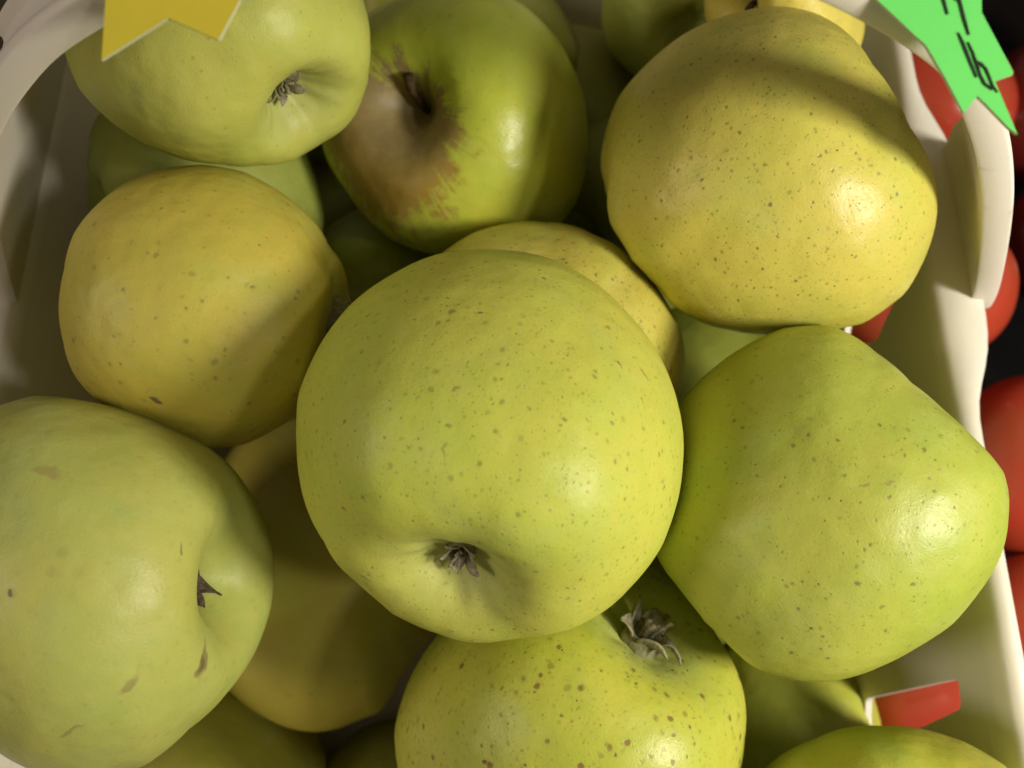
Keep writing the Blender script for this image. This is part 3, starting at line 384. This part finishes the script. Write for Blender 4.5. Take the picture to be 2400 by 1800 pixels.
build_apple('bottom', 'green apple with crisp brown spots and a withered blossom end, at the bottom', dict(yellow=(.53,.51,.07), green=(.44,.50,.055), bias=.0, dots=1.5, dot_size=1.15, dot_scale=8.5, fine=.7, dot_col=(.25,.165,.035), rough=.38, scuff=.0, gloss=.40), calyx=dict(mat=SEPAL, size=1.35, splay=.8))
build_apple('bottomright', 'green apple cut off by the lower right corner', dict(yellow=(.50,.44,.06), green=(.40,.45,.05), bias=.05, dots=.4, dot_size=.6, fine=.3, scuff=.2))
build_apple('rightdeep', 'shaded green apple low beside the lower wall slot', dict(yellow=(.46,.45,.06), green=(.40,.45,.06), bias=.05, dots=.3, fine=.2))
build_apple('topback', 'dim green apple at the top, behind the big speckled yellow one', dict(yellow=(.46,.46,.09), green=(.40,.45,.08), bias=.1, dots=.3, fine=.2))
build_apple('toppale', 'bright yellow apple squeezed between the speckled one and the handle', dict(yellow=(.66,.54,.10), green=(.58,.52,.09), bias=-.2, dots=.3, fine=.3), stem=stemB)
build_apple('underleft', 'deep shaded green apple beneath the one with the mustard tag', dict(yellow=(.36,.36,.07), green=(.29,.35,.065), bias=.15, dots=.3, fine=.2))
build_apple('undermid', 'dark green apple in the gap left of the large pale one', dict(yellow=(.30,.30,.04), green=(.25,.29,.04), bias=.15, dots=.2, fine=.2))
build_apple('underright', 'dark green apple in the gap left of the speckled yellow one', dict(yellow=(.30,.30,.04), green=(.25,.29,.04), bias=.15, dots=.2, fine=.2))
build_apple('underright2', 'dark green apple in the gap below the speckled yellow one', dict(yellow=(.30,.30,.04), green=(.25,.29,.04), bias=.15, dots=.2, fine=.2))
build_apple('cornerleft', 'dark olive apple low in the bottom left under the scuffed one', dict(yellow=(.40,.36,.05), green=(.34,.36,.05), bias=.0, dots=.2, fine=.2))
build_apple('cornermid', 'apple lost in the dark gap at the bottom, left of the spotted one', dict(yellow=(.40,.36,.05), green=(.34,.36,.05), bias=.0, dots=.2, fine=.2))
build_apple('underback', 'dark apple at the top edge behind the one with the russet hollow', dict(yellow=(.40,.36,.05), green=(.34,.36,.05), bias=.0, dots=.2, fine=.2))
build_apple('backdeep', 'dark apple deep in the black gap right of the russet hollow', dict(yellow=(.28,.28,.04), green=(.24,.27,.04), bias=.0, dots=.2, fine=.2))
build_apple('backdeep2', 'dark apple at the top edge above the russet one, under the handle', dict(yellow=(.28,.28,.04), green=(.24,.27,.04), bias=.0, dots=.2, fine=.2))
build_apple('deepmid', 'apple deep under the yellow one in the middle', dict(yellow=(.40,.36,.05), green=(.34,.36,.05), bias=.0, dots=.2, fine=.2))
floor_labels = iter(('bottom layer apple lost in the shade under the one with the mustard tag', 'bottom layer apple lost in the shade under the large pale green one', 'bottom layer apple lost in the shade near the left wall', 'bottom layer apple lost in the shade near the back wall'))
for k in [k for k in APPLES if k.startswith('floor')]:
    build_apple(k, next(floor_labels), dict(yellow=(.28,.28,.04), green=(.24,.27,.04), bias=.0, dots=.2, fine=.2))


# ------------------------------------------------------------------ basket
basket = empty('basket', (-.0085, .08, 0))
tag(basket, 'white plastic fruit basket with slotted walls and a strap handle, full of apples', 'basket')
OFF = Vector((.0085, -.08, 0))
XL, XR, YF, YB = -.1165, .0995, -.056, .216          # inner wall faces just under the rim
SL = .20                                             # taper of the walls
ZB = .006
def wall_panel(name, origin, along, inward, length, holes):
    """a flat sloping wall: s runs along it, t is the depth under its top edge; holes are lists of (s, t)"""
    H = RIM-.006-ZB; th = .0018
    origin, along, inward = Vector(origin), Vector(along), Vector(inward)
    down = (Vector((0, 0, -1)) + inward*SL)
    ins = .0
    outer = [(ins, 0), (length-ins, 0), (length-ins-H*SL, H), (ins+H*SL, H)]
    bm = bmesh.new(); edges = []
    for loop in [outer]+holes:
        vs = [bm.verts.new(origin + along*s + down*t) for s, t in loop]
        edges += [bm.edges.new((vs[i], vs[(i+1) % len(vs)])) for i in range(len(vs))]
    bmesh.ops.triangle_fill(bm, use_beauty=True, use_dissolve=False, edges=edges, normal=inward)
    o = from_bm(name, bm, WHITE, basket); o.location = OFF
    m = o.modifiers.new('thickness', 'SOLIDIFY'); m.thickness = th
    nrm = o.data.polygons[0].normal
    m.offset = -1 if nrm.dot(inward) > 0 else 1
    return o
def rounded(poly, r=.0016, n=4):
    out = []
    P = [Vector(p) for p in poly]
    for i, p in enumerate(P):
        a = (P[i-1]-p); b = (P[(i+1) % len(P)]-p)
        ra = min(r, a.length*.4, b.length*.4); s = p+a.normalized()*ra; e = p+b.normalized()*ra
        for k in range(n+1):
            t = k/n; out.append(tuple(s*(1-t)**2 + p*2*t*(1-t) + e*t*t))
    return out
ZT = RIM-.006
def slot(poly): return rounded([(y-YF, d-.006) for y, d in poly])
right_holes = [slot([(.1005,.0108),(.0931,.0131),(.0835,.0255),(.0885,.040),(.098,.034)]),
               slot([(-.0001,.0148),(-.0063,.0152),(-.0110,.030),(-.0118,.052),(-.0050,.050)]),
               slot([(-.0261,.0148),(-.0323,.0152),(-.0370,.030),(-.0378,.052),(-.0310,.050)]),
               slot([(.0500,.036),(.0430,.036),(.0400,.060),(.0480,.060)]),
               slot([(.1450,.036),(.1370,.036),(.1350,.060),(.1430,.060)])]
wall_panel('wall', (XR, YF, ZT), (0, 1, 0), (-1, 0, 0), YB-YF, right_holes)
left_holes = [slot([(.025,.036),(.018,.036),(.015,.060),(.023,.060)]), slot([(.175,.036),(.168,.036),(.165,.060),(.173,.060)])]
wall_panel('wall', (XL, YF, ZT), (0, 1, 0), (1, 0, 0), YB-YF, left_holes)
wall_panel('wall', (XL, YB, ZT), (1, 0, 0), (0, -1, 0), XR-XL, [])
wall_panel('wall', (XL, YF, ZT), (1, 0, 0), (0, 1, 0), XR-XL, [])
bm = bmesh.new()
hx = (RIM-.006-ZB)*SL-.001
vs = [bm.verts.new(v) for v in ((XL+hx, YF+hx, ZB), (XR-hx, YF+hx, ZB), (XR-hx, YB-hx, ZB), (XL+hx, YB-hx, ZB))]
f = bm.faces.new(vs); ext = bmesh.ops.extrude_face_region(bm, geom=[f]); bmesh.ops.translate(bm, verts=[v for v in ext['geom'] if isinstance(v, bmesh.types.BMVert)], vec=(0, 0, -.002))
o = from_bm('base', bm, WHITE, basket); o.location = OFF
# rim: a flange that slopes out of the walls and turns down at its edge
def rim_path(d, bulge=0.):
    pts = []; x0, x1, y0, y1 = XL-d, XR+d, YF-d, YB+d; r = .010+d
    def edge(a, b, n):
        for k in range(n): pts.append((a[0]+(b[0]-a[0])*k/n, a[1]+(b[1]-a[1])*k/n))
    def arc(cx, cy, a0):
        for k in range(6): a = a0+math.pi/2*k/6; pts.append((cx+r*math.cos(a), cy+r*math.sin(a)))
    edge((x1, y0+r), (x1, y1-r), 60); arc(x1-r, y1-r, 0)
    edge((x1-r, y1), (x0+r, y1), 10); arc(x0+r, y1-r, math.pi/2)
    edge((x0, y1-r), (x0, y0+r), 60); arc(x0+r, y0+r, math.pi)
    edge((x0+r, y0), (x1-r, y0), 10); arc(x1-r, y0+r, -math.pi/2)
    out = []
    for x, y in pts:
        k = math.exp(-((y-.100)/.036)**6)*bulge
        if x > XR-.002: x += k
        elif x < XL+.002: x -= k
        out.append((x, y))
    return out
rows = []
for d, h, b in ((-.0004, -.0085, 0), (.0, -.0058, 0), (.0006, -.0026, 0), (.0016, -.0010, .001), (.0028, -.0002, .003), (.0046, .0, .0055), (.0054, -.0006, .0062), (.0056, -.0018, .0064), (.0054, -.0046, .0062), (.0044, -.0048, .0055), (.0042, -.0022, .005), (.0026, -.0020, .003), (.0016, -.0050, .001), (.0014, -.0085, 0)):
    rows.append([(x, y, RIM+h) for x, y in rim_path(d, b)])
o = link('rim', grid_mesh('rim', np.array(rows), True), WHITE, basket); o.location = OFF
# handle: a strap arching over the basket, raised lips along both edges
ARCH = [(.1100,-.006),(.1075,.002),(.0995,.020),(.0905,.0385),(.0835,.051),(.0775,.0605),(.071,.0695),(.0644,.0778),(.0566,.0838),(.0485,.0889),(.0398,.0936),(.030,.0975),(.020,.1005),(.010,.1023),(0,.103),(-.010,.1027),(-.02,.1018),(-.030,.0997),(-.04,.0966),(-.0483,.0930),(-.0558,.0885),(-.0645,.0830),(-.0725,.0760),(-.0827,.0655),(-.0905,.0540),(-.097,.043),(-.108,.02),(-.1165,.0),(-.1185,-.006)]
def spline(P, n):
    P = np.array(P, float); Q = []
    for i in range(len(P)-1):
        p0, p1, p2, p3 = P[max(i-1, 0)], P[i], P[i+1], P[min(i+2, len(P)-1)]
        for t in np.linspace(0, 1, n, endpoint=False): Q.append(.5*((2*p1)+(-p0+p2)*t+(2*p0-5*p1+4*p2-p3)*t*t+(-p0+3*p1-3*p2+p3)*t**3))
    return np.array(Q+[P[-1]])
A = spline(ARCH, 6)
for _ in range(6): A[1:-1] = (A[:-2]+2*A[1:-1]+A[2:])/4
rows = []; YH = .084
for i, (x, h) in enumerate(A):
    t = A[min(i+1, len(A)-1)]-A[max(i-1, 0)]; t /= np.linalg.norm(t); nx, nh = t[1], -t[0]      # outward
    if nh < 0 and abs(x) < .05: nx, nh = -nx, -nh
    if x > .05 and nx < 0 or x < -.05 and nx > 0: nx, nh = -nx, -nh
    wd = float(np.interp(h, [-.01, 0, .02, .03, .045, .06, .07, .085, .105], [.045, .042, .034, .028, .019, .0095, .008, .011, .015])) if x > 0 else float(np.interp(h, [-.01, 0, .02, .045, .065, .085, .105], [.084, .080, .066, .040, .020, .0155, .015]))
    # ring of the strap's section: (y offset, radial offset), lips at both edges
    e = .0003
    sec = [(e, .0), (0, .0006), (0, .0046), (e, .0051), (.0012, .0054), (.0026, .0052), (.0031, .0045), (.0033, .0030), (.0040, .0026),
           (wd-.0036, .0026), (wd-.0028, .0030), (wd-.0024, .0040), (wd-.0018, .0046), (wd-.0004, .0044), (wd, .0038), (wd, .0006), (wd-e, .0), (wd*.5, .0003)]
    rows.append([(x+nx*r, YH+y, RIM+h+nh*r) for y, r in sec])
rows = [[list(np.mean(rows[0], 0))]*18]+rows+[[list(np.mean(rows[-1], 0))]*18]
o = link('handle', grid_mesh('handle', np.array(rows), True), HANDLE, basket); o.location = OFF
m = o.modifiers.new('crease', 'EDGE_SPLIT'); m.split_angle = R(50)

# ------------------------------------------------------------------ price tags on the handle
def paper(name, c, edge=False):
    t = NT(name); co = t.obj()
    n = t.noise(co, 300, 4, .6); n2 = t.noise(co, 45, 3, .6)
    k = t.mix(t.step(n, .2, .8), c, (c[0]*.95, c[1]*.97, c[2]*.93))
    k = t.mix(t.math('MULTIPLY', t.step(n2, .3, .8), .18), k, (c[0]*.88, c[1]*.93, c[2]*.85))
    t.put(t.b.inputs['Base Color'], k); t.b.inputs['Roughness'].default_value = .8; t.b.inputs['Specular IOR Level'].default_value = .15
    t.put(t.b.inputs['Normal'], t.bump(n, .15, .0002))
    return t.m
GREENP, GOLDP, EDGEP = paper('green_paper', (0.14, 0.62, 0.13)), paper('gold_paper', (0.68, 0.56, 0.05)), paper('cut_paper_edge', (.52,.52,.34))
def sheet(name, poly, thick, face, edge, parent=None, normal=None):
    """poly: corner points in space, all on one plane; built as card with real thickness"""
    c = sum((Vector(p) for p in poly), Vector())/len(poly)
    bm = bmesh.new(); nv = Vector(normal)
    top = [bm.verts.new(Vector(p)-c) for p in poly]; bot = [bm.verts.new(Vector(p)-c-nv*thick) for p in poly]
    n = len(poly)
    for tri in tessellate_polygon([[Vector(p)-c for p in poly]]):
        for ring in (top, bot):
            try: bm.faces.new([ring[i] for i in tri])
            except ValueError: pass
    for i in range(n): f = bm.faces.new((top[i], bot[i], bot[(i+1) % n], top[(i+1) % n])); f.material_index = 1
    bmesh.ops.recalc_face_normals(bm, faces=bm.faces)
    me = bpy.data.meshes.new(name); bm.to_mesh(me); bm.free()
    me.materials.append(face); me.materials.append(edge)
    o = link(name, me, None, parent, False); o.location = c
    return o
gtag = sheet('price_tag', [(0.04784, 0.08325, 0.20414), (0.05274, 0.07946, 0.2023), (0.05421, 0.0784, 0.20178), (0.05696, 0.07439, 0.20014), (0.05942, 0.07022, 0.1985), (0.06137, 0.07258, 0.199), (0.06298, 0.07125, 0.19837), (0.06567, 0.06891, 0.19728), (0.067, 0.06809, 0.19685), (0.06388, 0.07462, 0.19934), (0.06638, 0.07559, 0.19932), (0.06651, 0.07603, 0.19945), (0.06212, 0.08321, 0.2023), (0.06217, 0.09077, 0.20471), (0.06044, 0.09714, 0.20696), (0.05498, 0.09223, 0.20609), (0.04907, 0.09378, 0.20734), (0.0496, 0.08846, 0.20557), (0.04431, 0.08687, 0.20574)], .0005, GREENP, EDGEP, None, (0.1207, -0.3018, 0.9457)); tag(gtag, 'bright green jagged paper tag with handwritten price on the right of the handle', 'price tag')
INK = dry_material('black_ink', (.010,.014,.008), (.022,.026,.016), 400, .6)
o = sheet('pen_stroke', [(0.05557, 0.0872, 0.20464), (0.05656, 0.08406, 0.20351), (0.05712, 0.08234, 0.2029), (0.05737, 0.08243, 0.20289), (0.05689, 0.08417, 0.20351), (0.05594, 0.08733, 0.20464)], .00018, INK, INK, None, (0.1207, -0.3018, 0.9457)); o.parent = gtag; o.location = o.location - gtag.location
o = sheet('pen_stroke', [(0.05773, 0.08822, 0.20469), (0.05877, 0.08427, 0.2033), (0.05933, 0.08215, 0.20255), (0.0601, 0.08002, 0.20177), (0.06031, 0.0801, 0.20177), (0.0597, 0.08228, 0.20254), (0.05911, 0.08437, 0.20329), (0.05811, 0.08834, 0.20468)], .00018, INK, INK, None, (0.1207, -0.3018, 0.9457)); o.parent = gtag; o.location = o.location - gtag.location
o = sheet('pen_stroke', [(0.05737, 0.08792, 0.20464), (0.05796, 0.08608, 0.20398), (0.05835, 0.08418, 0.20332), (0.05869, 0.08427, 0.20331), (0.0583, 0.08619, 0.20397), (0.05762, 0.08802, 0.20464)], .00018, INK, INK, None, (0.1207, -0.3018, 0.9457)); o.parent = gtag; o.location = o.location - gtag.location
o = sheet('pen_stroke', [(0.05865, 0.08017, 0.20201), (0.05919, 0.07888, 0.20153), (0.06006, 0.07691, 0.20079), (0.06113, 0.07471, 0.19995), (0.06129, 0.07478, 0.19995), (0.06038, 0.07705, 0.20079), (0.05951, 0.07903, 0.20153), (0.05877, 0.08023, 0.20201)], .00018, INK, INK, None, (0.1207, -0.3018, 0.9457)); o.parent = gtag; o.location = o.location - gtag.location
o = sheet('pen_stroke', [(0.06001, 0.0791, 0.20149), (0.06059, 0.07783, 0.20101), (0.06109, 0.07647, 0.20051), (0.06168, 0.07489, 0.19994), (0.06226, 0.07385, 0.19953), (0.06332, 0.07328, 0.19921), (0.06353, 0.07355, 0.19927), (0.06255, 0.07411, 0.19957), (0.06196, 0.07502, 0.19994), (0.06138, 0.07658, 0.20051), (0.06084, 0.07794, 0.20102), (0.06013, 0.07916, 0.20149)], .00018, INK, INK, None, (0.1207, -0.3018, 0.9457)); o.parent = gtag; o.location = o.location - gtag.location
o = sheet('pen_stroke', [(0.0611, 0.07667, 0.20058), (0.06176, 0.07631, 0.20038), (0.06242, 0.07585, 0.20015), (0.0629, 0.07489, 0.19978), (0.06337, 0.07379, 0.19937), (0.06409, 0.07305, 0.19904), (0.0642, 0.07313, 0.19905), (0.06361, 0.07391, 0.19938), (0.06314, 0.075, 0.19978), (0.06268, 0.07602, 0.20017), (0.06203, 0.07664, 0.20045), (0.06126, 0.07692, 0.20064)], .00018, INK, INK, None, (0.1207, -0.3018, 0.9457)); o.parent = gtag; o.location = o.location - gtag.location
ytag = sheet('price_tag', [(-0.05179, 0.08163, 0.20616), (-0.05201, 0.07401, 0.20412), (-0.04318, 0.07835, 0.20665), (-0.03642, 0.07481, 0.20679), (-0.03376, 0.07948, 0.20844), (-0.02893, 0.08049, 0.20947), (-0.03232, 0.0841, 0.20988), (-0.02966, 0.08856, 0.21148), (-0.03636, 0.08892, 0.21051), (-0.03933, 0.09366, 0.21129), (-0.04325, 0.09092, 0.20995), (-0.0492, 0.09503, 0.21009), (-0.04956, 0.08901, 0.20845), (-0.05477, 0.08693, 0.20708)], .0004, GOLDP, EDGEP, None, (-0.1509, -0.2516, 0.956)); tag(ytag, 'mustard yellow jagged paper tag hanging on the left of the handle', 'price tag')

# ------------------------------------------------------------------ tomatoes, tabletop and the neighbouring crate
def tomato_material(name, c, seed):
    t = NT(name); co = t.vm('ADD', t.obj(), (seed, seed*.7, 0))
    n = t.noise(co, 40, 3, .55)
    k = t.mix(t.step(n, .3, .75), c, (c[0]*.85, c[1]*1.5, c[2]*1.1)); t.put(t.b.inputs['Base Color'], k)
    t.b.inputs['Roughness'].default_value = .26
    t.b.inputs['Subsurface Weight'].default_value = .1; t.b.inputs['Subsurface Radius'].default_value = (1, .3, .1); t.b.inputs['Subsurface Scale'].default_value = .003
    t.put(t.b.inputs['Normal'], t.bump(t.noise(co, 120, 3, .5), .12, .0006))
    return t.m
SCAR = dry_material('tomato_scar', (.20,.16,.08), (.32,.27,.14))
CAL = dry_material('tomato_leaf', (.05,.10,.02), (.10,.16,.04), 300, .7)
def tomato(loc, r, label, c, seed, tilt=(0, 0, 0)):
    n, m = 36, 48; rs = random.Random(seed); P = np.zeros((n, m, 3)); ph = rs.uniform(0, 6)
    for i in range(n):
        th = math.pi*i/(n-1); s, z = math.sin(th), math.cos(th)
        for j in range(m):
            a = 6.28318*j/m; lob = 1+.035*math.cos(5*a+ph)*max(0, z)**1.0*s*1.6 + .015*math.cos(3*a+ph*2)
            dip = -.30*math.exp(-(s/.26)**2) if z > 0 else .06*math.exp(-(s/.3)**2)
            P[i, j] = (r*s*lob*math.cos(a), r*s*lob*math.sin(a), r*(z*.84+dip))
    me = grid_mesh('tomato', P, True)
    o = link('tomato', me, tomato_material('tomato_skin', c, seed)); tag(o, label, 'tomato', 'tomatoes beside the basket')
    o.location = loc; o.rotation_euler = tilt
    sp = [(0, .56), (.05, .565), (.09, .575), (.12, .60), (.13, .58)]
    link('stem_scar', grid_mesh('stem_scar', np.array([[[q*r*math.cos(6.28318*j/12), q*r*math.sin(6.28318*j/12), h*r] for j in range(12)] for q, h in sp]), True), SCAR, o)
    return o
tomato((0.163, 0.0617, 0.034), 0.0288, 'large ripe red tomato lying against the right wall of the basket', (0.46, 0.045, 0.022), 1, (0.3, 0.2, 0))
tomato((0.1283, 0.1179, 0.048), 0.0277, 'red tomato behind the basket wall, glimpsed through the upper slot', (0.46, 0.045, 0.022), 2, (-0.3, 0.2, 1))
tomato((0.1557, 0.1998, 0.034), 0.0263, 'red tomato seen between the handle and the basket rim', (0.46, 0.045, 0.022), 3, (0.5, 0.1, 2))
tomato((0.2032, 0.1964, 0.03), 0.0297, 'shaded red tomato at the top right behind the green tag', (0.14, 0.012, 0.008), 4, (0.2, -0.3, 0))  # red darkened so the shade up here is in its base colour
tomato((0.192, 0.1437, 0.03), 0.0222, 'shaded red tomato at the right edge beside the handle foot', (0.14, 0.012, 0.008), 5, (0.2, 0.6, 0))  # same darkened red, shade put into the colour
tomato((0.1544, 0.0128, 0.034), 0.0224, 'dark red tomato low at the right edge below the large one', (0.46, 0.045, 0.022), 6, (0, 0.3, 0))
tomato((0.1203, -0.0059, 0.034), 0.0225, 'red tomato behind the basket wall, seen through the lower slot', (0.46, 0.045, 0.022), 7, (1.3, -0.5, 0))
def dark_table():
    t = NT('dark_tray'); co = t.obj()
    n = t.noise(co, 30, 4, .6); t.put(t.b.inputs['Base Color'], t.mix(t.step(n, .3, .7), (.0022,.002,.002), (.006,.004,.0035)))
    t.b.inputs['Roughness'].default_value = .8; t.b.inputs['Specular IOR Level'].default_value = .08
    return t.m
bm = bmesh.new(); bmesh.ops.create_cube(bm, size=1); bmesh.ops.scale(bm, vec=(3, 3, .03), verts=bm.verts); bmesh.ops.translate(bm, vec=(0, .2, -.015), verts=bm.verts)
tag(from_bm('tabletop', bm, dark_table()), kind='structure')
crate = empty('crate', (-.27, .20, 0)); tag(crate, 'brownish grey crate beside the left wall of the basket', 'crate')
CRM = dry_material('crate_board', (.20,.155,.115), (.30,.24,.185), 60, .7)
for k in range(5):
    bm = bmesh.new(); bmesh.ops.create_cube(bm, size=1); bmesh.ops.scale(bm, vec=(.20, .36, .012) if k == 4 else (.010, .36, .021), verts=bm.verts)
    bmesh.ops.bevel(bm, geom=bm.edges[:], offset=.0015, segments=2, affect='EDGES')
    o = from_bm('bottom_board' if k == 4 else 'board', bm, CRM, crate); o.location = (0, 0, .008) if k == 4 else (.105, 0, .018+.0255*k)
for k in (-1, 1):
    bm = bmesh.new(); bmesh.ops.create_cube(bm, size=1); bmesh.ops.scale(bm, vec=(.012, .02, .106), verts=bm.verts)
    o = from_bm('post', bm, CRM, crate); o.location = (.0935, .16*k, .053)
